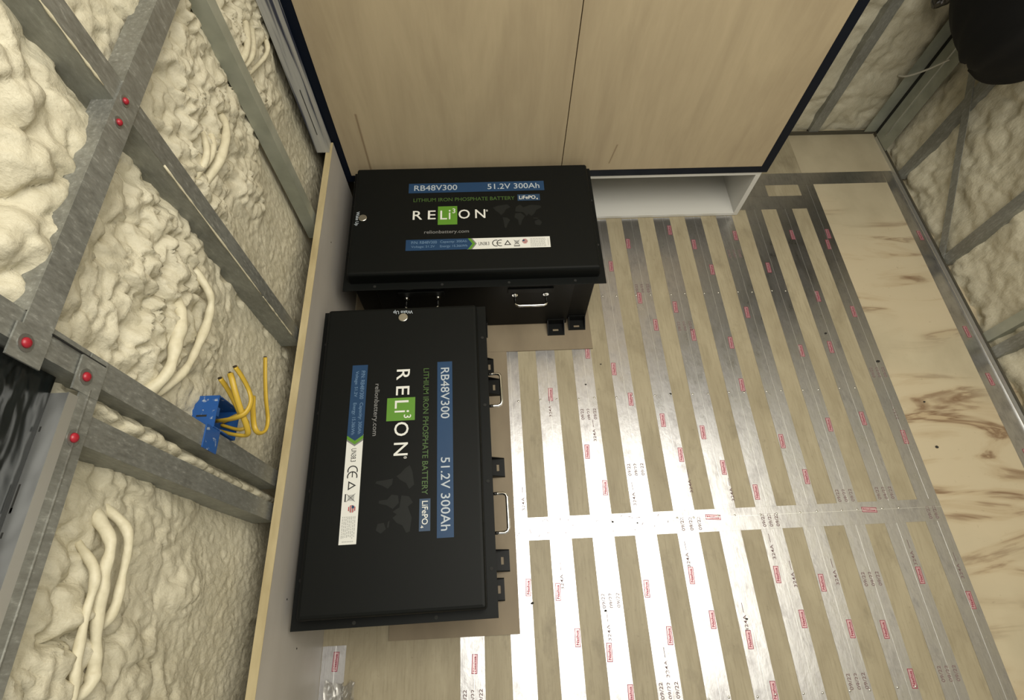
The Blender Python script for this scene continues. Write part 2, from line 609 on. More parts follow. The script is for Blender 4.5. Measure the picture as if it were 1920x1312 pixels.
ys = np.concatenate([np.arange(FRONT, 0.42, 0.05), np.arange(0.42, 1.80, 0.009)])
zs = np.concatenate([np.arange(0.0, 0.80, 0.009), np.arange(0.82, TOP + 0.03, 0.06)])
Yg, Zg = np.meshgrid(ys, zs)
wy = Yg + 0.02 * perlin(Yg / .06, Zg / .06, 41)
rel = 0.010 * perlin(Yg / 0.12, Zg / 0.12, 42) + 0.009 * domes(wy / 0.055, Zg / 0.05, 43) + 0.005 * perlin(wy / 0.018, Zg / 0.030, 44) \
    + 0.012 * sstep(0.10, 0.02, Zg) * domes(wy / 0.05, Zg / 0.06, 46)
Xr = rx(Yg) + 0.030 - rel
tag(grid_obj('wall_right', np.stack([Xr, Yg, Zg], -1)[:, ::-1], M_foam), kind='structure')

# plywood kick board along the left wall
kb = MB()
kb.box(-0.4905, -0.472, -0.95, 1.335, 0.0, 0.399, 0)
kb.box(-0.4905, -0.472, -0.95, 1.335, 0.399, 0.4005, 1)
for p in ((1.02, 0.31), (0.60, 0.215), (0.57, 0.225), (0.05, 0.30), (-0.05, 0.20)):
    kb.cyl((-0.472, p[0], p[1]), (1, 0, 0), 0.0022, 0.0006, 10, 2)
tag(kb.build('baseboard_left', [M_primer, M_plyedge, M_seam]), kind='structure')

# window opening with its aluminium sill, high on the left wall
wf = MB()
wf.box(-0.560, -0.4985, FRONT, 0.256, 1.006, 1.012, 0)
wf.box(-0.4985, -0.4965, FRONT, 0.256, 0.998, 1.0135, 0)
for y0, w in ((0.215, 0.006), (0.15, 0.03), (0.125, 0.006), (0.10, 0.006), (0.065, 0.03), (0.02, 0.006)):
    wf.box(-0.5168, -0.5148, y0 - w, y0, 1.012, 1.0124, 1)
tag(wf.build('window_1', [M_alu, M_seam]), kind='structure')

# ------------------------------------------------------------------ steel framing


def stud(name, y0, w, z0, z1, label, depth=0.05, m=None, group=None, x=-0.500):
    """channel on the left wall: front face towards the room, web and lip running back into the foam"""
    m = m or M_galv
    root = empty(name, (x, y0, z0), label, 'wall stud', group)
    b = MB().box(x - 0.0015, x, y0, y0 + w, z0, z1)
    b.build('front_flange', m, root)
    MB().box(x - depth, x - 0.0016, y0, y0 + 0.0015, z0, z1).build('web', M_sage if m is M_sage else M_web, root)
    MB().box(x - depth, x - 0.0016, y0 + w - 0.0015, y0 + w, z0, z1).build('back_web', m, root)
    return root


def rivet(parent, y, z, x, r=0.0075):
    w = MB().cyl((x, y, z), (1, 0, 0), r * 1.35, 0.0008, 18)
    o = w.build('rivet', M_rivet, parent, smooth=False)
    hd = MB().dome((x + 0.0008, y, z), (1, 0, 0), r * 0.82, 0.0045, 14)
    h = hd.build('red_rivet_head', M_red, None, smooth=True)
    # heads are sub-parts of their washer
    off = Vector(parent.location)
    for vtx in h.data.vertices:
        vtx.co -= off
    h.parent = o
    tag(h, 'red painted rivet head')
    return o


SL = 'steel wall stud behind the plywood kick board'
A = stud('steel_stud', 0.648, 0.038, 0.36, TOP - 0.02,
         'upright galvanized steel stud crossing behind the horizontal strap with two red rivets', 0.05)
D = stud('steel_stud', 1.030, 0.034, 0.32, TOP - 0.02,
         'upright sage grey steel stud on the left wall nearest the tall plywood cabinet', 0.035, M_sage)
E_ = stud('steel_stud', 0.280, 0.036, 0.36, 1.30,
          'upright galvanized steel stud carrying the blue outlet box, jamb of the dark window', 0.05)
F_ = stud('steel_stud', 0.206, 0.037, 0.36, 0.972,
          'short upright galvanized steel stud under the window sill, nearest the front', 0.05)

# horizontal strap across the left wall
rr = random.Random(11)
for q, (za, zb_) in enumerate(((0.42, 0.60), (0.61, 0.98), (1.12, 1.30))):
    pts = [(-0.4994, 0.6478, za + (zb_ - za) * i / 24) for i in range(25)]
    o = MB().tube(pts, [rr.uniform(0.0006, 0.0022) for _ in pts], 6).build('edge_highlight', M_foam2, A, smooth=True)  # thin pale tube modelled in place of the stud's bright edge highlight
    tag(o, 'pale line modelled as the highlight along the stud edge')
b = empty('steel_strap', (-0.4985, 0.28, 1.06), 'long horizontal galvanized steel strap crossing the left wall studs', 'steel strap')
MB().box(-0.4985, -0.4968, 0.300, 1.75, 1.061, 1.099).build('strap_plate', M_galv, b)
MB().box(-0.4985, -0.4962, 0.262, 0.3002, 1.061, 1.106).build('end_tab', M_galv, b)
MB().box(-0.53, -0.4986, 0.317, 1.75, 1.097, 1.099).build('top_lip', M_galv, b)
rivet(b, 0.660, 1.086, -0.4968, 0.006)
rivet(b, 0.622, 1.083, -0.4968, 0.006)
rivet(b, 0.282, 1.089, -0.4962)

# sill rail below the window
g = empty('steel_sill_rail', (-0.4985, 0.30, 0.965), 'horizontal galvanized steel rail below the dark window with two red rivets', 'steel rail')
MB().box(-0.4985, -0.4966, -0.95, 0.314, 0.968, 0.9985).build('rail_plate', M_galv, g)
MB().tube([(-0.4966, -0.95, 0.9845), (-0.4966, 0.27, 0.9845)], 0.0016, 8).build('pressed_rib', M_galv, g, smooth=True)
MB().box(-0.4985, -0.4960, 0.262, 0.306, 0.9686, 1.012).build('end_tab', M_galv, g)
MB().box(-0.4984, -0.4957, 0.3062, 0.3076, 0.972, 1.062).build('seam_line', M_seam, g)
rivet(g, 0.282, 0.998, -0.4960)
rivet(g, 0.209, 0.986, -0.4966)

# black plastic sheet in the window opening
Yp, Zp = np.meshgrid(np.arange(-0.9, 0.2795, 0.0105), np.arange(1.0125, 1.90, 0.0105))
fold = 0.010 * perlin(Yp / 0.09 + Zp / 0.20, Zp / 0.12, 51) + 0.006 * np.abs(perlin(Yp / 0.035, Zp / 0.08, 52))
o = grid_obj('plastic_sheet', np.stack([-0.5185 + np.clip(fold - 0.004, -0.022, 0.002) * sstep(1.0125, 1.12, Zp), Yp, Zp], -1), M_plastic_black)
sol = o.modifiers.new('thickness', 'SOLIDIFY')
sol.thickness = 0.001
tag(o, 'shiny black plastic sheet filling the window opening at the left edge', 'plastic sheet')

# ------------------------------------------------------------------ blue outlet box and yellow cables
bb = empty('outlet_box', (-0.50, 0.318, 0.61), 'blue plastic electrical outlet box nailed to the stud with yellow cables coming out', 'electrical box')
k = MB()
X0, X1, Y0, Y1, Z0, Z1, T = -0.546, -0.496, 0.3185, 0.378, 0.610, 0.694, 0.0022
k.box(X0, X1, Y0, Y1, Z1 - T, Z1).box(X0, X1, Y0, Y1, Z0, Z0 + T)
k.box(X0, X1, Y0, Y0 + T, Z0 + T, Z1 - T).box(X0, X1, Y1 - T, Y1, Z0 + T, Z1 - T)
k.box(X0, X0 + T, Y0 + T, Y1 - T, Z0 + T, Z1 - T)
k.build('box_body', M_bluebox, bb)
MB().box(-0.4998, -0.4975, 0.277, 0.3185, 0.665, 0.712).build('nailing_flange', M_bluebox, bb)
MB().box(-0.499, -0.496, 0.340, 0.356, Z1 - 0.010, Z1 - T).build('screw_tab', M_bluebox, bb)
MB().box(-0.530, -0.512, 0.338, 0.3415, Z1, Z1 + 0.0006).build('slot', M_seam, bb)

YEL = [
    ('flat yellow cable curling out of the top of the blue box and bending back up',
     [(-0.53, 0.348, 0.641), (-0.49, 0.337, 0.674), (-0.46, 0.336, 0.689), (-0.445, 0.345, 0.690), (-0.44, 0.366, 0.690), (-0.445, 0.386, 0.697), (-0.45, 0.402, 0.721), (-0.455, 0.412, 0.739)]),
    ('yellow cable leaving the bottom of the blue box and folding up beside the others',
     [(-0.53, 0.337, 0.624), (-0.48, 0.318, 0.647), (-0.455, 0.315, 0.652), (-0.45, 0.325, 0.668), (-0.455, 0.351, 0.695), (-0.46, 0.375, 0.713), (-0.465, 0.395, 0.722), (-0.47, 0.407, 0.723)]),
    ('shortest yellow cable, with its dark cut end leaning toward the blue box',
     [(-0.52, 0.346, 0.622), (-0.485, 0.336, 0.622), (-0.472, 0.346, 0.622), (-0.477, 0.359, 0.648), (-0.482, 0.377, 0.671), (-0.487, 0.392, 0.691), (-0.492, 0.403, 0.712)]),
    ('yellow cable with the longest straight tail, nearest the kick board',
     [(-0.52, 0.352, 0.622), (-0.48, 0.381, 0.612), (-0.47, 0.400, 0.624), (-0.46, 0.368, 0.635), (-0.45, 0.334, 0.639), (-0.445, 0.326, 0.626), (-0.44, 0.336, 0.613), (-0.44, 0.359, 0.611), (-0.44, 0.390, 0.632), (-0.44, 0.427, 0.651), (-0.44, 0.465, 0.666)]),
]
for lab, pts in YEL:
    sp = spline(pts, 7)
    c = empty('yellow_cable', pts[0], lab, 'cable', 'yellow cables out of the blue outlet box')
    MB().tube(sp, 0.0052, 10, squash=0.62).build('sheath', M_yellow, c, smooth=True)
    d = (sp[-1] - sp[-2]).normalized()
    MB().tube([sp[-1] + d * 0.0002, sp[-1] + d * 0.0022], 0.0042, 8, squash=0.6).build('cut_end', M_cut, c)

# foam-covered cables on the left wall: (points as (y, z), radius)
FC = [
    ('foam coated cable between the two upright studs, longest of the upper bundle', [(0.95, 0.836), (0.891, 0.841), (0.809, 0.836), (0.700, 0.838)], 0.0085),
    ('foam coated cable between the two upright studs, lower one of the upper bundle', [(0.870, 0.880), (0.784, 0.874), (0.715, 0.850)], 0.0055),
    ('foam coated cable in the middle of the upper bundle between the two upright studs', [(0.895, 0.852), (0.803, 0.861), (0.705, 0.862)], 0.0055),
    ('foam coated cable nearest the sage stud beside the cabinet', [(1.28, 0.856), (1.133, 0.843), (1.045, 0.838)], 0.0085),
    ('foam coated cable in the middle of the three beside the cabinet', [(1.30, 0.826), (1.146, 0.822), (1.05, 0.827)], 0.0075),
    ('thin foam coated cable nearest the cabinet, bowed away from the other two', [(1.31, 0.790), (1.25, 0.780), (1.194, 0.777), (1.055, 0.808)], 0.0055),
    ('thick bowed foam coated cable above the blue outlet box', [(0.600, 0.820), (0.552, 0.772), (0.514, 0.752), (0.442, 0.764), (0.379, 0.789), (0.322, 0.812)], 0.0072),
    ('tapering straight foam coated cable above the blue outlet box, beside the bowed one', [(0.535, 0.830), (0.469, 0.827), (0.421, 0.823), (0.364, 0.825), (0.318, 0.826)], 0.0095),
    ('long thick foam coated cable under the window sill at the lower left', [(0.150, 0.850), (0.110, 0.850), (0.067, 0.845), (0.012, 0.833), (-0.036, 0.817), (-0.060, 0.822), (-0.085, 0.832)], 0.0078),
    ('thin foam coated cable left of the thick one at the lower left', [(0.110, 0.862), (0.070, 0.862), (0.024, 0.858), (-0.028, 0.852), (-0.070, 0.842), (-0.090, 0.836)], 0.0055),
    ('short foam coated cable right of the thick one at the lower left', [(0.160, 0.832), (0.125, 0.820), (0.07, 0.808), (0.020, 0.812), (-0.01, 0.818)], 0.0062),
]
for lab, yz, r in FC:
    n = len(yz)
    pts = [(-0.514 if 0 < i < n - 1 else -0.548, y, z) for i, (y, z) in enumerate(yz)]
    sp = spline(pts, 10)
    rs = [r * (1 + 0.08 * math.sin(i * 0.9 + r * 4000) + 0.14 * math.sin(i * 0.31 + r * 900)) for i in range(len(sp))]
    o = MB().tube(sp, rs, 12).build('foamed_cable', M_foam2, smooth=True)
    tag(o, lab, 'cable', 'foam coated cables on the left wall')

# ------------------------------------------------------------------ right and far wall framing


def rw(p):
    """(depth into the room from the wall face, y, z) -> world"""
    return Vector((rx(p[1]) - p[0], p[1], p[2]))


def rw_stud(y0, y1, z1, label, m=M_galv, lean=0.0, group=None, z0=0.014):
    root = empty('steel_stud', rw((0, (y0 + y1) / 2, 0.004)), label, 'wall stud', group)

    def sh(p):
        return rw((p[0], p[1] + lean * p[2], p[2]))
    MB().box(0.0, 0.002, y0, y1, z0, z1).map(sh).build('front_flange', m, root)
    MB().box(-0.05, -0.0001, y0, y0 + 0.0015, z0, z1).map(sh).build('web', m, root)
    MB().box(-0.05, -0.0001, y1 - 0.0015, y1, z0, z1).map(sh).build('back_web', m, root)
    return root


rw_stud(1.492, 1.530, TOP - 0.02, 'upright steel stud on the right wall next to the far corner', M_galv)
rw_stud(1.072, 1.110, TOP - 0.02, 'upright steel stud on the right wall meeting the foot of the slanting brace', M_galv)
s1 = rw_stud(0.752, 0.786, TOP - 0.02, 'sage grey steel stud, farther one of the pair at the right edge', M_sage)
s2 = rw_stud(0.690, 0.728, TOP - 0.02, 'grey steel stud, nearer one of the pair at the right edge', M_galv)
br = empty('steel_brace', rw((0.002, 1.10, 0.01)), 'slanting steel brace across the right wall between two studs', 'brace')


def slant(p):
    return rw((p[0], p[1] + 1.13 * p[2], p[2]))


MB().box(0.0022, 0.0042, 1.075, 1.118, 0.018, 0.42).map(slant).build('brace_plate', M_galv, br)
MB().box(0.0042, 0.0062, 1.078, 1.098, 0.018, 0.05).map(slant).build('foot_tab', M_galv, br)

bs = empty('steel_stud', (1.40, 1.772, 0.014), 'upright steel stud on the far wall right of the plywood cabinet', 'wall stud')
MB().box(1.378, 1.418, 1.770, 1.772, 0.014, TOP - 0.02).build('front_flange', M_galv, bs)
MB().box(1.378, 1.3795, 1.7722, 1.82, 0.014, TOP - 0.02).build('web', M_galv, bs)

cp = empty('corner_post', (1.66, 1.75, 0.014), 'folded sage grey steel post standing in the far corner', 'corner post')
MB().box(1.618, 1.668, 1.764, 1.766, 0.014, TOP - 0.02).build('far_wall_flange', M_sage, cp)
MB().box(0.006, 0.008, 1.650, 1.745, 0.014, TOP - 0.02).map(rw).build('right_wall_flange', M_sage, cp)
MB().box(0.008, 0.0105, 1.696, 1.701, 0.05, TOP - 0.02).map(rw).build('bright_rib', M_alu, cp)
MB().box(0.0, 0.004, 1.746, 1.764, 0.014, TOP - 0.02).map(rw).build('dark_gap', M_seam, cp)

tr = MB().box(0.0, 0.006, -0.95, 1.765, 0.0, 0.015).map(rw)
tr.box(0, 0, 0, 0, 0, 0) if False else None
tag(tr.build('floor_track', M_track), 'weathered steel floor track along the foot of the right wall', 'floor track')
tag(MB().box(-0.44, 1.664, 1.766, 1.775, 0.0, 0.014).build('floor_track', M_track),
    'weathered steel floor track along the foot of the far wall', 'floor track')
lp = MB().add([rw((d, y, z)) for y in (-0.95, 1.74) for d, z in ((0.0065, 0.0), (0.0105, 0.0), (0.0080, 0.011), (0.0065, 0.011))],
              [(0, 1, 5, 4), (1, 2, 6, 5), (2, 3, 7, 6), (3, 0, 4, 7), (3, 2, 1, 0), (4, 5, 6, 7)])
tag(lp.build('foil_lip', M_alu), 'narrow bright metal edging between the right wall track and the floor', 'edging')

wv = spline([(1.612, 1.795, 0.255), (1.612, 1.752, 0.285), (1.625, 1.705, 0.345), (1.630, 1.655, 0.42)], 8)
tag(MB().tube(wv, 0.0035, 8).build('white_wire', M_whitewire, smooth=True),
    'thin white wire poking out of the foam beside the far corner post', 'wire')

# ------------------------------------------------------------------ tall plywood cabinet on its white plinth
CY = 1.340
cb = empty('plywood_cabinet', (0.25, CY, 0.2262), 'tall birch plywood cabinet with two plain doors and navy painted edges', 'cabinet')
ct = 2.12
MB().box(-0.485, -0.4535, CY, 1.762, 0.2262, ct).build('side_panel', M_navy, cb, bevel=0.001)
MB().box(0.9535, 0.9845, CY, 1.762, 0.2262, ct).build('side_panel', M_navy, cb, bevel=0.001)
MB().box(-0.4533, 0.9533, CY, 1.762, 0.2262, 0.255).build('bottom_panel', M_navy, cb, bevel=0.001)
MB().box(-0.4533, 0.9533, CY, 1.762, ct - 0.018, ct).build('top_panel', M_navy, cb, bevel=0.001)
MB().box(-0.4533, 0.9533, 1.744, 1.762, 0.2552, ct - 0.0182).build('back_panel', M_birch, cb)
MB().box(-0.452, 0.2535, CY - 0.001, CY + 0.017, 0.256, ct - 0.020).build('door', M_birch, cb, bevel=0.0008)
MB().box(0.2560, 0.9525, CY - 0.001, CY + 0.017, 0.256, ct - 0.020).build('door', M_birch, cb, bevel=0.0008)

pb = empty('cabinet_plinth', (0.25, CY, 0.0), 'open white plinth box under the plywood cabinet', 'plinth')
MB().box(-0.452, 0.969, CY + 0.002, 1.760, 0.2125, 0.2258).build('top_panel', M_white, pb, bevel=0.001)
MB().box(-0.452, 0.951, CY + 0.002, 1.760, 0.0016, 0.0150).build('bottom_panel', M_white, pb, bevel=0.001)
MB().box(0.951, 0.969, CY + 0.002, 1.760, 0.0016, 0.2122).build('side_panel', M_white, pb, bevel=0.001)
MB().box(-0.452, -0.434, CY + 0.002, 1.760, 0.0152, 0.2122).build('side_panel', M_white, pb, bevel=0.001)
MB().box(-0.4338, 0.9508, 1.742, 1.760, 0.0152, 0.2122).build('back_panel', M_white, pb)

fs = empty('filler_strip', (-0.49, 1.30, 0.4006), 'upright pale painted filler strip with dark smears, left of the navy cabinet edge', 'filler strip')
MB().box(-0.517, -0.4785, 1.292, 1.338, 0.4008, ct).build('painted_board', M_smear, fs, bevel=0.001)
MB().box(-0.4955, -0.494, 1.2905, 1.2919, 0.47, 0.62).build('dark_crack', M_seam, fs)

# ------------------------------------------------------------------ hardboard sheets under the batteries
tag(MB().box(-0.466, 0.339, 0.785, 1.334, 0.0016, 0.0050).build('hardboard_sheet', M_card),
    'thin brown hardboard sheet under the far battery', 'hardboard sheet')
tag(MB().box(-0.300, 0.047, -0.052, 0.7845, 0.0016, 0.0050).build('hardboard_sheet', M_card),
    'thin brown hardboard sheet under the near battery', 'hardboard sheet')

# ------------------------------------------------------------------ batteries
CONT = [  # rough continents, in the unit square
    [(0.00, 0.88), (0.10, 0.95), (0.30, 1.0), (0.36, 0.88), (0.27, 0.80), (0.22, 0.66), (0.16, 0.56), (0.12, 0.66), (0.05, 0.76)],
    [(0.19, 0.48), (0.28, 0.46), (0.34, 0.36), (0.29, 0.22), (0.25, 0.05), (0.22, 0.08), (0.21, 0.28)],
    [(0.45, 0.62), (0.56, 0.64), (0.64, 0.50), (0.58, 0.34), (0.55, 0.16), (0.51, 0.16), (0.50, 0.36), (0.43, 0.46)],
    [(0.45, 0.70), (0.47, 0.88), (0.56, 0.98), (0.62, 0.86), (0.78, 0.96), (0.97, 0.92), (0.99, 0.84), (0.88, 0.74), (0.84, 0.60), (0.77, 0.50), (0.72, 0.60), (0.68, 0.50), (0.62, 0.66), (0.52, 0.68)],
    [(0.83, 0.30), (0.92, 0.36), (0.98, 0.24), (0.93, 0.12), (0.84, 0.16)],
    [(0.80, 0.44), (0.90, 0.42), (0.90, 0.38), (0.82, 0.40)],
]


def battery(loc, L, W, zf, zt, mx, my, label, rz, fitted):
    """local frame: long side along x, lettering reads along +x, z = 0 on the sheet it stands on"""
    root = empty('battery', loc, label, 'battery', None, rz)
    hx, hy = L / 2, W / 2
    fx, fy = hx + mx, hy + my          # flange
    bx, by = hx + mx - 0.028, fy - 0.010    # case

    def add(mb, name, m, parent=root, **kw):
        return mb.build(name, m, parent, local=True, **kw)
    body = add(MB().box(-bx, bx, -by + 0.013, by - 0.013, 0.012, zf - 0.003), 'case', M_black2, bevel=0.002)
    for s in (-1, 1):
        add(MB().box(-0.300, 0.300, min(s * (by - 0.0128), s * by), max(s * (by - 0.0128), s * by), 0.004, zf - 0.004), 'side_plate', M_black2, bevel=0.0015)
    add(MB().box(-fx, fx, -fy, fy, zf - 0.0028, zf), 'flange', M_black, bevel=0.0006)
    # bolts round the flange
    for s in (-1, 1):
        for x in (-0.30, -0.10, 0.10, 0.30):
            add(MB().cyl((x, s * (hy + my * 0.5), zf), (0, 0, 1), 0.0042, 0.0018, 12), 'bolt', M_seam)
        for y in (-0.09, 0.09):
            add(MB().cyl((s * (hx + mx * 0.5), y, zf), (0, 0, 1), 0.0042, 0.0018, 12), 'bolt', M_seam)
    # lid: a pressed tray with softly rolled edges
    bm_ = MB()
    ring = []
    for ins, z in ((0.0, zf + 0.0002), (0.0, zt - 0.010), (0.0012, zt - 0.005), (0.0042, zt - 0.0012), (0.010, zt)):
        ring.append((ins, z))
    vs, fsx = [], []
    NC = 5
    for ins, z in ring:
        r0 = 0.008
        for cx, cy, a0 in ((hx - r0, hy - r0, 0), (-hx + r0, hy - r0, 90), (-hx + r0, -hy + r0, 180), (hx - r0, -hy + r0, 270)):
            for q in range(NC):
                a = math.radians(a0 + 90 * q / (NC - 1))
                rr = max(r0 - ins, 0.0005)
                vs.append((cx - math.copysign(max(ins - r0, 0), cx) + rr * math.cos(a), cy - math.copysign(max(ins - r0, 0), cy) + rr * math.sin(a), z))
    n = 4 * NC
    for k in range(len(ring) - 1):
        fsx += [(k * n + i, k * n + (i + 1) % n, (k + 1) * n + (i + 1) % n, (k + 1) * n + i) for i in range(n)]
    fsx.append(tuple(range((len(ring) - 1) * n, len(ring) * n)))
    fsx.append(tuple(range(n - 1, -1, -1)))
    bm_.add(vs, fsx)
    lid = add(bm_, 'lid', M_black)

    def U(u):
        return (u - 0.5) * L

    def V(v):
        return (v - 0.5) * W
    z1, z2, z3 = zt + 0.0003, zt + 0.0006, zt + 0.0009

    def rect(mb, u0, u1, v0, v1, z, mi=0):
        mb.flat([(U(u0), V(v0)), (U(u1), V(v0)), (U(u1), V(v1)), (U(u0), V(v1))], z, mi)

    def txt(mb, s, u0, u1, v0, v1, z, mi=0, ref=None):
        text(mb, s, U(u0), V(v0), (u1 - u0) * L, (v1 - v0) * W, z, 0, mi, ref=ref)
    # blue bar with the type and the rating
    m = MB()
    rect(m, 0.227, 0.803, 0.735, 0.830, z1, 0)
    txt(m, 'RB48V300', 0.250, 0.432, 0.757, 0.811, z2, 1)
    txt(m, '51.2V 300Ah', 0.561, 0.783, 0.757, 0.811, z2, 1)
    tag(add(m, 'rating_bar', [M_lblue, M_lgrey], lid), 'blue bar with pale lettering')
    m = MB()
    txt(m, 'LITHIUM IRON PHOSPHATE BATTERY', 0.249, 0.674, 0.647, 0.682, z1, 0)
    rect(m, 0.686, 0.781, 0.635, 0.698, z1, 1)
    txt(m, 'LiFePO', 0.693, 0.762, 0.650, 0.684, z2, 2)
    txt(m, '4', 0.764, 0.772, 0.643, 0.660, z2, 2)
    tag(add(m, 'chemistry_line', [M_ldgreen, M_lnavy, M_lwhite], lid), 'green line of lettering with small navy box')
    m = MB()
    rect(m, 0.352, 0.432, 0.424, 0.598, z1, 0)
    for s, u0, u1, v0, v1 in (('R', 0.249, 0.288, 0.477, 0.560), ('E', 0.311, 0.343, 0.477, 0.560), ('O', 0.437, 0.484, 0.475, 0.562), ('N', 0.506, 0.548, 0.477, 0.560),
                              ('L', 0.362, 0.390, 0.473, 0.557), ('i', 0.397, 0.404, 0.473, 0.562), ('3', 0.412, 0.424, 0.530, 0.575)):
        txt(m, s, u0, u1, v0, v1, z2, 1)
    txt(m, '\u00ae', 0.551, 0.559, 0.537, 0.556, z2, 1)
    tag(add(m, 'logo', [M_lgreen, M_lwhite], lid), 'white wordmark with a green square')
    m = MB()
    txt(m, 'relionbattery.com', 0.298, 0.479, 0.336, 0.374, z1, 0)
    add(m, 'web_address', [M_lmid], lid)
    m = MB()
    for c in CONT:
        m.flat([(U(0.580 + 0.205 * a), V(0.366 + 0.237 * b)) for a, b in c], z1)
    add(m, 'world_map', [M_lmap], lid)
    # long data strip: blue end, green chevron, white end with marks
    m = MB()
    v0, v1, vm = 0.194, 0.291, 0.2425
    rect(m, 0.470, 0.806, v0, v1, z1, 1)
    m.flat([(U(0.226), V(v0)), (U(0.474), V(v0)), (U(0.492), V(vm)), (U(0.474), V(v1)), (U(0.226), V(v1))], z3, 0)
    m.flat([(U(0.474), V(v0)), (U(0.486), V(v0)), (U(0.504), V(vm)), (U(0.486), V(v1)), (U(0.474), V(v1)), (U(0.492), V(vm))], z2, 2)
    m.flat([(U(0.486), V(v0)), (U(0.492), V(v0)), (U(0.510), V(vm)), (U(0.492), V(v1)), (U(0.486), V(v1)), (U(0.504), V(vm))], z2, 3)
    z4 = zt + 0.0012
    txt(m, 'P/N: RB48V300', 0.248, 0.350, 0.252, 0.277, z4, 4)
    txt(m, 'Voltage: 51.2V', 0.248, 0.342, 0.212, 0.237, z4, 4)
    txt(m, 'Capacity: 300Ah', 0.363, 0.470, 0.250, 0.277, z4, 4)
    txt(m, 'Energy: 15.36kWh', 0.363, 0.472, 0.210, 0.237, z4, 4)
    txt(m, 'UN38.3', 0.517, 0.560, 0.226, 0.256, z2, 5)
    # CE mark
    for cx, bar in ((0.588, 0), (0.606, 1)):
        pts = []
        ro, ri = 0.0125, 0.0098
        for a in range(70, 291, 20):
            pts.append((U(cx) + ro * math.cos(math.radians(a)), V(vm) + ro * math.sin(math.radians(a))))
        for a in range(290, 69, -20):
            pts.append((U(cx) + ri * math.cos(math.radians(a)), V(vm) + ri * math.sin(math.radians(a))))
        k = len(pts) // 2
        for i in range(k - 1):
            m.flat([pts[i], pts[i + 1], pts[2 * k - 2 - i], pts[2 * k - 1 - i]], z2, 5)
        if bar:
            m.flat([(U(cx) - 0.011, V(vm) - 0.0012), (U(cx) + 0.002, V(vm) - 0.0012), (U(cx) + 0.002, V(vm) + 0.0012), (U(cx) - 0.011, V(vm) + 0.0012)], z2, 5)
    # recycling triangle
    P3 = [(U(0.634) + 0.0125 * math.cos(math.radians(a)), V(vm) + 0.0125 * math.sin(math.radians(a)) - 0.002) for a in (90, 210, 330)]
    Q3 = [(U(0.634) + 0.0072 * math.cos(math.radians(a)), V(vm) + 0.0072 * math.sin(math.radians(a)) - 0.002) for a in (90, 210, 330)]
    for i in range(3):
        m.flat([P3[i], P3[(i + 1) % 3], Q3[(i + 1) % 3], Q3[i]], z2, 5)
    # crossed-out bin
    bx_ = U(0.671)
    m.flat([(bx_ - 0.006, V(vm) - 0.007), (bx_ + 0.006, V(vm) - 0.007), (bx_ + 0.0075, V(vm) + 0.008), (bx_ - 0.0075, V(vm) + 0.008)], z2, 6)
    m.flat([(bx_ - 0.009, V(vm) - 0.014), (bx_ + 0.009, V(vm) - 0.014), (bx_ + 0.009, V(vm) - 0.011), (bx_ - 0.009, V(vm) - 0.011)], z2, 5)
    for s in (-1, 1):
        m.flat([(bx_ - 0.009, V(vm) - s * 0.010 - 0.0007), (bx_ + 0.009, V(vm) + s * 0.010 - 0.0007), (bx_ + 0.009, V(vm) + s * 0.010 + 0.0007), (bx_ - 0.009, V(vm) - s * 0.010 + 0.0007)], z3, 5)
    # small round flag badge
    fx_, fy_ = U(0.704), V(0.253)
    for k in range(-3, 4):
        hw = math.sqrt(max(0.0086 ** 2 - (k * 0.0024) ** 2, 0))
        m.flat([(fx_ - hw, fy_ + k * 0.0024 - 0.0011), (fx_ + hw, fy_ + k * 0.0024 - 0.0011), (fx_ + hw, fy_ + k * 0.0024 + 0.0011), (fx_ - hw, fy_ + k * 0.0024 + 0.0011)], z2, 7 if k % 2 else 6)
    m.flat([(fx_ - 0.008, fy_), (fx_ - 0.001, fy_), (fx_ - 0.001, fy_ + 0.0055), (fx_ - 0.006, fy_ + 0.0055)], z3, 0)
    # block of small print drawn as fine lines
    rr = random.Random(3)
    for k in range(8):
        vv = 0.204 + 0.0098 * k
        a = 0.726
        while a < 0.786:
            w = rr.uniform(0.003, 0.010)
            rect(m, a, min(a + w, 0.790), vv, vv + 0.0045, z2, 6)
            a += w + 0.0022
    for k in range(7):
        rect(m, 0.7965, 0.7995, 0.212 + 0.009 * k, 0.218 + 0.009 * k, z2, 6)
    tag(add(m, 'data_strip', [M_lblue, M_lwhite, M_lgreen, M_lmid, M_ltextb, M_linkb, M_lgy2, M_lred], lid), 'blue and white data strip')
    m = MB()
    text(m, 'Wake Up', U(0.012), V(0.568), 0.131 * W, 0.0135, z1, -math.pi / 2, 0)
    add(m, 'button_caption', [M_lgrey], lid)
    # wake-up push button
    cx, cy = U(0.045), V(0.505)
    bt = add(MB().tube([(cx, cy, zt), (cx, cy, zt + 0.0022), (cx, cy, zt + 0.0030)], [0.0125, 0.0125, 0.0112], 28), 'wake_button', M_steelbtn, lid, smooth=False)
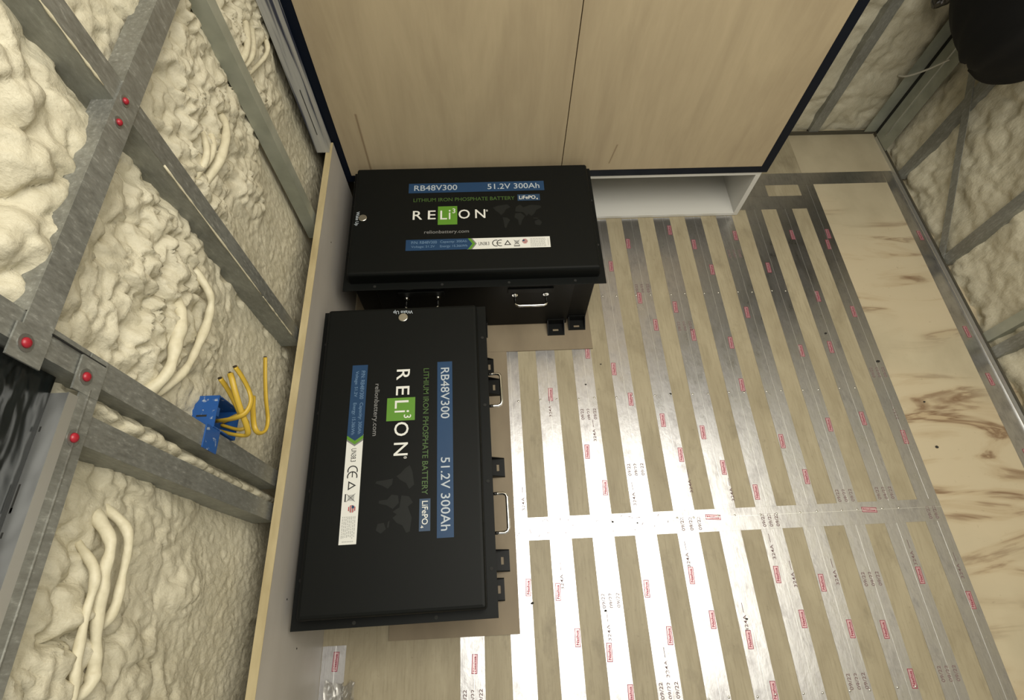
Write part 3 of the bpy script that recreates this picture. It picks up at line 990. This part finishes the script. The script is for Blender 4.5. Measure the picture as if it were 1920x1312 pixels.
    # feet: angle brackets along the open long side
    for s in (fitted,):
        for x in (-0.335, -0.262, 0.0, 0.262, 0.335):
            yb = by if abs(x) < 0.3 else by - 0.012
            ye = yb + (0.046 if abs(x) < 0.3 else 0.040)
            w = 0.029
            m = MB()
            # plate with a slot cut in it
            ya, yc0, yc1, yd = yb, yb + 0.022, yb + 0.030, ye
            xs_ = [x - w, x - 0.010, x + 0.010, x + w]
            m.box(xs_[0], xs_[3], *sorted((s * ya, s * yc0)), 0.0, 0.003)
            m.box(xs_[0], xs_[1], *sorted((s * yc0, s * yc1)), 0.0, 0.003)
            m.box(xs_[2], xs_[3], *sorted((s * yc0, s * yc1)), 0.0, 0.003)
            m.box(xs_[0], xs_[3], *sorted((s * yc1, s * yd)), 0.0, 0.003)
            m.box(xs_[0], xs_[3], *sorted((s * yb, s * (yb + 0.003))), 0.0032, 0.032)
            for q in (x - w, x + w - 0.0025):
                m.add([(q, s * yb, 0.0032), (q, s * ye, 0.0032), (q, s * yb, 0.030), (q + 0.0025, s * yb, 0.0032), (q + 0.0025, s * ye, 0.0032), (q + 0.0025, s * yb, 0.030)],
                      [(0, 1, 2), (3, 5, 4), (0, 3, 4, 1), (1, 4, 5, 2), (0, 2, 5, 3)])
            add(m, 'mounting_foot', M_black2)
    # handles on the open long side
    zh = zf - 0.062
    for s in (fitted,):
        for x in (-0.167, 0.167):
            pl = add(MB().box(x - 0.070, x + 0.070, *sorted((s * (by + 0.0004), s * (by + 0.005))), zh + 0.012, zh + 0.034), 'handle_plate', M_black2, bevel=0.001)
            m = MB()
            yo = by + 0.044
            loop = [(x - 0.048, s * by, zh), (x - 0.048, s * (by + 0.020), zh + 0.001), (x - 0.048, s * (yo - 0.010), zh + 0.002), (x - 0.045, s * (yo - 0.003), zh + 0.003), (x - 0.038, s * yo, zh + 0.003),
                    (x, s * yo, zh + 0.003), (x + 0.038, s * yo, zh + 0.003), (x + 0.045, s * (yo - 0.003), zh + 0.003), (x + 0.048, s * (yo - 0.010), zh + 0.002), (x + 0.048, s * (by + 0.020), zh + 0.001), (x + 0.048, s * by, zh)]
            m.tube(loop, 0.0042, 12)
            hd = add(m, 'handle', M_chrome, smooth=True)
            for q in (-0.048, 0.048):
                add(MB().cyl((x + q, s * (by + 0.0004), zh), (0, s, 0), 0.009, 0.004, 16), 'handle_collar', M_chrome, hd)
    return root


battery((-0.043, 1.107, 0.005), 0.750, 0.416, 0.259, 0.305, 0.019, 0.024,
        'black metal battery at the back, lettering upright, standing against the plywood cabinet', 0.0, -1)
battery((-0.2395, 0.3905, 0.005), 0.767, 0.408, 0.278, 0.325, 0.019, 0.024,
        'black metal battery in front, lettering turned sideways, standing along the left kick board', math.radians(-90 + 0.66), 1)

# ------------------------------------------------------------------ foil tape on the floor
GT = 'foil tape strips in parallel rows on the floor'
RX = [0.0848 + 0.12335 * k for k in range(11)]
TW = 0.0632
dates = [(0.175, 0.167), (0.302, 0.016), (0.551, 0.200), (0.793, 0.190), (0.427, -0.199), (0.420, 0.371), (0.301, 0.554),
         (1.045, 0.266), (1.176, 0.268), (1.050, 0.036), (0.928, -0.203), (1.177, -0.198), (0.54, 1.02), (0.65, 0.86), (0.91, 1.16), (1.29, 0.66), (-0.07, -0.19)]
logos = [(0.183, 0.626), (0.281, 0.433), (0.323, 0.321), (0.401, 0.254), (0.398, 0.708), (0.441, 0.599), (0.533, 0.524), (0.578, 0.411), (0.653, 0.479),
         (0.697, 0.366), (0.818, 0.634), (0.775, 0.288), (0.896, 0.440), (0.320, 0.772), (0.076, 0.060), (0.157, 0.045), (0.201, -0.068), (0.280, -0.106),
         (0.403, 0.041), (0.449, -0.075), (0.534, 0.069), (0.581, -0.043), (0.658, -0.095), (0.776, 0.060), (0.329, -0.202), (0.704, -0.213), (0.942, 0.327),
         (1.069, 0.487), (1.178, 0.503), (1.290, 0.437), (0.897, 0.033), (0.824, -0.053), (1.181, 0.039), (1.298, -0.030), (0.944, -0.083), (1.031, -0.089),
         (1.077, -0.204), (0.530, 0.980), (0.575, 0.869), (0.651, 0.938), (0.698, 1.278), (0.773, 1.208), (0.817, 1.092), (0.901, 0.907), (0.940, 1.244),
         (1.173, 0.963), (1.282, 0.896), (1.028, 1.093), (0.693, 0.825), (-0.075, -0.115), (-0.435, -0.092), (1.155, 0.76), (1.05, 0.75), (0.82, 0.79), (0.45, 1.12), (0.52, 1.22), (0.60, 1.28), (1.285, 1.19), (1.30, 1.24), (1.16, 1.24)]
marks = [(0.178, 0.585), (0.310, 0.500), (0.170, 0.085), (0.285, -0.045), (0.532, 0.125), (0.658, -0.040), (0.425, -0.135), (0.780, 0.135), (0.405, 0.300), (0.075, 0.30),
         (1.30, 0.06), (1.18, 0.10), (1.29, 0.53), (0.70, 0.30), (0.94, 0.06), (0.82, 0.06), (-0.075, -0.30), (0.58, 0.33)]


def stamp_logo(mb, x, y, z, a):
    """outlined stamp with the maker's word, reading up the strip"""
    l, w, bd = 0.0445, 0.0145, 0.0014
    M = Matrix.Translation((x, y, 0)) @ Matrix.Rotation(math.pi / 2 + a, 4, 'Z')

    def pt(p):
        q = M @ Vector((p[0], p[1], 0))
        return (q.x, q.y)
    O = [(-l / 2, -w / 2), (l / 2, -w / 2), (l / 2, w / 2), (-l / 2, w / 2)]
    I = [(-l / 2 + bd, -w / 2 + bd), (l / 2 - bd, -w / 2 + bd), (l / 2 - bd, w / 2 - bd), (-l / 2 + bd, w / 2 - bd)]
    for i in range(4):
        mb.flat([pt(O[i]), pt(O[(i + 1) % 4]), pt(I[(i + 1) % 4]), pt(I[i])], z, 0)
    mb.flat([pt(p) for p in I], z, 1)
    q = M @ Vector((-l / 2 + 0.005, -w / 2 + 0.0038, 0))
    text(mb, 'Nashua', q.x, q.y, l - 0.010, w - 0.0076, z + 0.0002, math.pi / 2 + a, 0)


def strip(x0, x1, y0, y1, label, group=GT, z=0.0003, seam=True, across=False, prints=True):
    root = empty('foil_tape_strip', ((x0 + x1) / 2, (y0 + y1) / 2, 0.0), label, 'foil tape', group)
    MB().box(x0, x1, y0, y1, z, z + 0.0005).build('tape_band', M_foil, root)
    zz = z + 0.0007
    if seam:
        if across:
            ym = y0 + (y1 - y0) * 0.62
            MB().box(x0, x1, ym, ym + 0.0011, zz - 0.0002, zz + 0.0005).build('fold_line', M_foilseam, root)
        else:
            xm = x0 + (x1 - x0) * 0.55
            MB().box(xm, xm + 0.0011, y0, y1, zz - 0.0002, zz + 0.0005).build('fold_line', M_foilseam, root)
    if not prints:
        return root
    for x, y in logos:
        if x0 - 0.01 <= x <= x1 + 0.01 and y0 + 0.026 <= y <= y1 - 0.026:
            lg = MB()
            stamp_logo(lg, min(max(x, x0 + 0.009), x1 - 0.009), y, zz, -0.05)
            lg.build('stamp', [M_print_red, M_print_pink], root)
    for x, y in dates:
        if x0 - 0.02 <= x <= x1 + 0.02 and y0 + 0.018 <= y <= y1 - 0.018:
            dt = MB()
            for q in (0.18, 0.50, 0.82):
                text(dt, '09/22', x0 + (x1 - x0) * q + 0.0045, y - 0.018, 0.037, 0.0098, zz, math.pi / 2)
            dt.build('date_print', [M_print_dark], root)
    for x, y in marks:
        if x0 - 0.01 <= x <= x1 + 0.01 and y0 + 0.036 <= y <= y1 - 0.036:
            dt = MB()
            text(dt, '324A', x + 0.0045, y - 0.035, 0.039, 0.0090, zz, math.pi / 2)
            dt.box(x - 0.0010, x + 0.0004, y + 0.010, y + 0.034, zz, zz + 0.0001)
            dt.build('type_print', [M_print_dark], root)
    return root


NTH = ['first', 'second', 'third', 'fourth', 'fifth', 'sixth', 'seventh', 'eighth', 'ninth', 'tenth', 'eleventh']
CR0, CR1 = 0.182, 0.245
for k in range(11):
    x1 = RX[k]
    x0 = x1 - TW
    lab = '%s foil tape strip right of the near battery, ' % NTH[k]
    strip(x0, x1, -0.60, CR0 - 0.0002, lab + 'in front of the cross tape')
    if k <= 2:
        ye = 1.30
    elif k <= 7:
        ye = CY - 0.001
    elif k <= 9:
        ye = 1.3665
    else:
        ye = 1.490
    if k == 7:
        ye = CY + 0.001
    strip(x0, x1, CR1 + 0.0002, ye, lab + 'behind the cross tape')
strip(-0.112, -0.048, -0.60, -0.010, 'foil tape strip coming out from under the near battery sheet')
strip(-0.471, -0.410, -0.60, -0.056, 'foil tape strip on the floor beside the left kick board')
strip(0.022, 1.3190, CR0, CR1, 'wide foil cross tape running over the middle of the floor', None, 0.0003, True, True, False)
strip(0.985, 1.2554, 1.367, 1.433, 'short foil cross tape right of the white plinth, nearer one', None, 0.0003, False, True, False)
strip(0.985, 1.6245, 1.4905, 1.552, 'foil cross tape on the floor along the far wall', None, 0.0003, False, True, False)
strip(0.985, 1.119, 1.4335, 1.4900, 'short patch of foil tape between the two far cross tapes', None, 0.0003, False, False, False)
ed = MB()
ed.add([(1.626, -0.60, 0.0008), (rx(-0.6) - 0.012, -0.60, 0.0008), (1.626, 1.552, 0.0008), (rx(1.552) - 0.012, 1.552, 0.0008),
        (1.626, -0.60, 0.0003), (rx(-0.6) - 0.012, -0.60, 0.0003), (1.626, 1.552, 0.0003), (rx(1.552) - 0.012, 1.552, 0.0003)],
       [(0, 1, 3, 2), (4, 6, 7, 5), (0, 4, 5, 1), (2, 3, 7, 6), (1, 5, 7, 3), (0, 2, 6, 4)])
er = empty('foil_tape_strip', (1.65, 0.5, 0.0), 'foil tape strip along the foot of the right wall', 'foil tape')
ed.build('tape_band', M_foil, er)
for y in (1.22, 0.80, 0.62, 0.36):
    lg = MB()
    stamp_logo(lg, 1.655, y, 0.0012, 0.02)
    lg.build('stamp', [M_print_red, M_print_pink], er)

# stamps and dates on the cross tape
cx_ = [o for o in C.objects if o.get('label', '').startswith('wide foil cross')][0]
dt = MB()
for x in (0.629, 1.099):
    l = MB()
    stamp_logo(l, 0, 0, 0.0011, -math.pi / 2 - 0.08)
    l.map(lambda p, x=x: Vector((p.x + x, p.y + 0.222, p.z)))
    l.build('stamp', [M_print_red, M_print_pink], cx_)
for x in (0.54, 0.565, 0.590, 0.78, 0.80, 0.82, 1.28, 1.30):
    text(dt, '09/22', x, 0.188, 0.037, 0.0098, 0.0011, math.pi / 2)
rr = random.Random(5)
for k in range(26):
    x, y = rr.uniform(0.05, 0.50), rr.uniform(0.190, 0.238)
    a, l = rr.uniform(0, 3.1), rr.uniform(0.004, 0.012)
    dx, dy = math.cos(a) * l / 2, math.sin(a) * l / 2
    nx, ny = -math.sin(a) * 0.0007, math.cos(a) * 0.0007
    dt.flat([(x - dx - nx, y - dy - ny), (x + dx - nx, y + dy - ny), (x + dx + nx, y + dy + ny), (x - dx + nx, y - dy + ny)], 0.0011)
tag(dt.build('date_print', [M_print_dark], cx_), kind='stuff')

# screws holding the floor down, at the edges of the strips
protos = {}


def screw(x, y, label, group):
    if 's' not in protos:
        o = MB().dome((0, 0, 0), (0, 0, 1), 0.0032, 0.0014, 12).build('floor_screw', M_steelbtn, smooth=True)
        protos['s'] = o
    else:
        o = protos['s'].copy()
        C.objects.link(o)
    o.location = (x, y, 0.0008)
    tag(o, label, 'screw', group)


for row, y, ks, far in (('in the row just behind the middle of the floor', 0.609, range(0, 10), 0), ('in the row along the wide cross tape', 0.224, range(4, 10), 0),
                        ('in the row nearest the white plinth', 0.992, range(3, 9), 0), ('in the front row at the bottom of the picture', -0.222, range(3, 9), 0)):
    for k in ks:
        for dx in (-0.0065, -TW + 0.0065):
            x = RX[k] + dx
            screw(x + random.uniform(-0.002, 0.002), y + random.uniform(-0.002, 0.002), 'small shiny screw head ' + row, 'floor screws ' + row)

# dark crumbs lying about
for x, y, r in ((0.301, 0.656, 0.0035), (0.574, 0.612, 0.004), (0.084, 0.020, 0.005), (0.332, 0.222, 0.004), (0.404, 0.216, 0.003), (0.282, -0.008, 0.004), (0.663, -0.046, 0.004), (0.359, 0.727, 0.003), (1.155, 0.813, 0.005), (1.30, 0.70, 0.006), (1.38, 0.40, 0.006), (1.40, 0.55, 0.004)):
    m = MB()
    rr = random.Random(int((x + 3) * 1000))
    n = 9
    r *= 0.7
    vs = []
    for z, s in ((0.0, 0.9), (0.5, 1.0), (0.9, 0.5)):
        for i in range(n):
            a = 2 * math.pi * i / n
            q = r * s * rr.uniform(0.7, 1.15)
            vs.append((x + q * math.cos(a) * 1.4, y + q * math.sin(a), 0.0008 + z * r))
    fsx = [(j * n + i, j * n + (i + 1) % n, (j + 1) * n + (i + 1) % n, (j + 1) * n + i) for j in range(2) for i in range(n)] + [tuple(range(2 * n, 3 * n)), tuple(range(n - 1, -1, -1))]
    m.add(vs, fsx)
    tag(m.build('debris_crumb', M_crumb), 'small dark crumb of debris lying on the taped floor', 'crumb', 'crumbs on the floor')

# ------------------------------------------------------------------ crumpled clear film at the front left
U_, V_ = np.meshgrid(np.linspace(0, 1, 34), np.linspace(0, 1, 34))
Xc = -0.455 + 0.075 * U_ + 0.012 * perlin(U_ * 5, V_ * 5, 61)
Yc = -0.33 + 0.19 * V_ + 0.012 * perlin(U_ * 5, V_ * 5, 62)
Zc = 0.003 + 0.016 * np.abs(perlin(U_ * 4 + 9, V_ * 6, 63)) + 0.008 * np.abs(perlin(U_ * 11, V_ * 12, 64))
o = grid_obj('plastic_wrap', np.stack([Xc, Yc, Zc], -1), M_clear, smooth=False)
tag(o, 'crumpled clear plastic wrap on the floor at the front left corner', 'plastic wrap')

# ------------------------------------------------------------------ black bundle hanging by the far right corner
ja = empty('hanging_bag', (1.62, 1.55, 1.30), 'large black cloth bag hanging near the far right corner', 'bag')
na, nz = 84, 70
A_, T_ = np.meshgrid(np.linspace(0, 2 * np.pi, na), np.linspace(0, 1, nz))
zb = 0.545 + 0.74 * T_
rad = np.power(np.clip(np.sin(np.clip(T_ * 3.2, 0, 1) * np.pi / 2), 0.004, 1), 0.45) * (1 - 0.75 * sstep(0.55, 1.0, T_))
fold = 1 + 0.10 * perlin(np.cos(A_) * 1.7 + 5, np.sin(A_) * 1.7 + T_ * 2.0, 71) + 0.05 * perlin(np.cos(A_) * 5, np.sin(A_) * 5 + T_ * 3, 72)
Xj = 1.515 + 0.125 * rad * fold * np.cos(A_)
Yj = 1.465 + 0.250 * rad * fold * np.sin(A_)
Zj = zb + 0.03 * perlin(np.cos(A_) * 2 + 3, np.sin(A_) * 2, 73) * (1 - T_)
o = grid_obj('bag_body', np.stack([Xj, Yj, Zj], -1)[:, ::-1] - np.array(ja.location), M_bagblack)
o.parent = ja
A2, T2 = np.meshgrid(np.linspace(0, 2 * np.pi, 40), np.linspace(0.0, 1, 24))
r2 = np.sin(np.clip(T2, 0.01, 0.99) * np.pi) ** 0.6 * (1 + 0.25 * perlin(np.cos(A2) * 3, np.sin(A2) * 3 + T2 * 6, 74))
P2 = np.stack([1.475 + 0.035 * r2 * np.cos(A2), 1.700 + 0.045 * r2 * np.sin(A2), 0.570 + 0.17 * T2], -1)
o = grid_obj('crinkled_flap', P2[:, ::-1] - np.array(ja.location), M_gloss, smooth=False)
o.parent = ja
tag(o, 'crinkled shiny dark flap')
MB().tube(spline([(1.545, 1.42, 1.27), (1.60, 1.48, 1.36), (rx(1.51) - 0.012, 1.510, 1.40)], 8), 0.008, 10).build('strap', M_bagblack, ja, smooth=True)
hk = MB().tube(spline([(rx(1.51) + 0.002, 1.511, 1.385), (rx(1.51) - 0.020, 1.511, 1.385), (rx(1.51) - 0.032, 1.511, 1.392), (rx(1.51) - 0.034, 1.511, 1.41)], 6), 0.004, 10)
tag(hk.build('wall_hook', M_galv, smooth=True), 'small steel hook on the stud holding the black bag', 'hook')
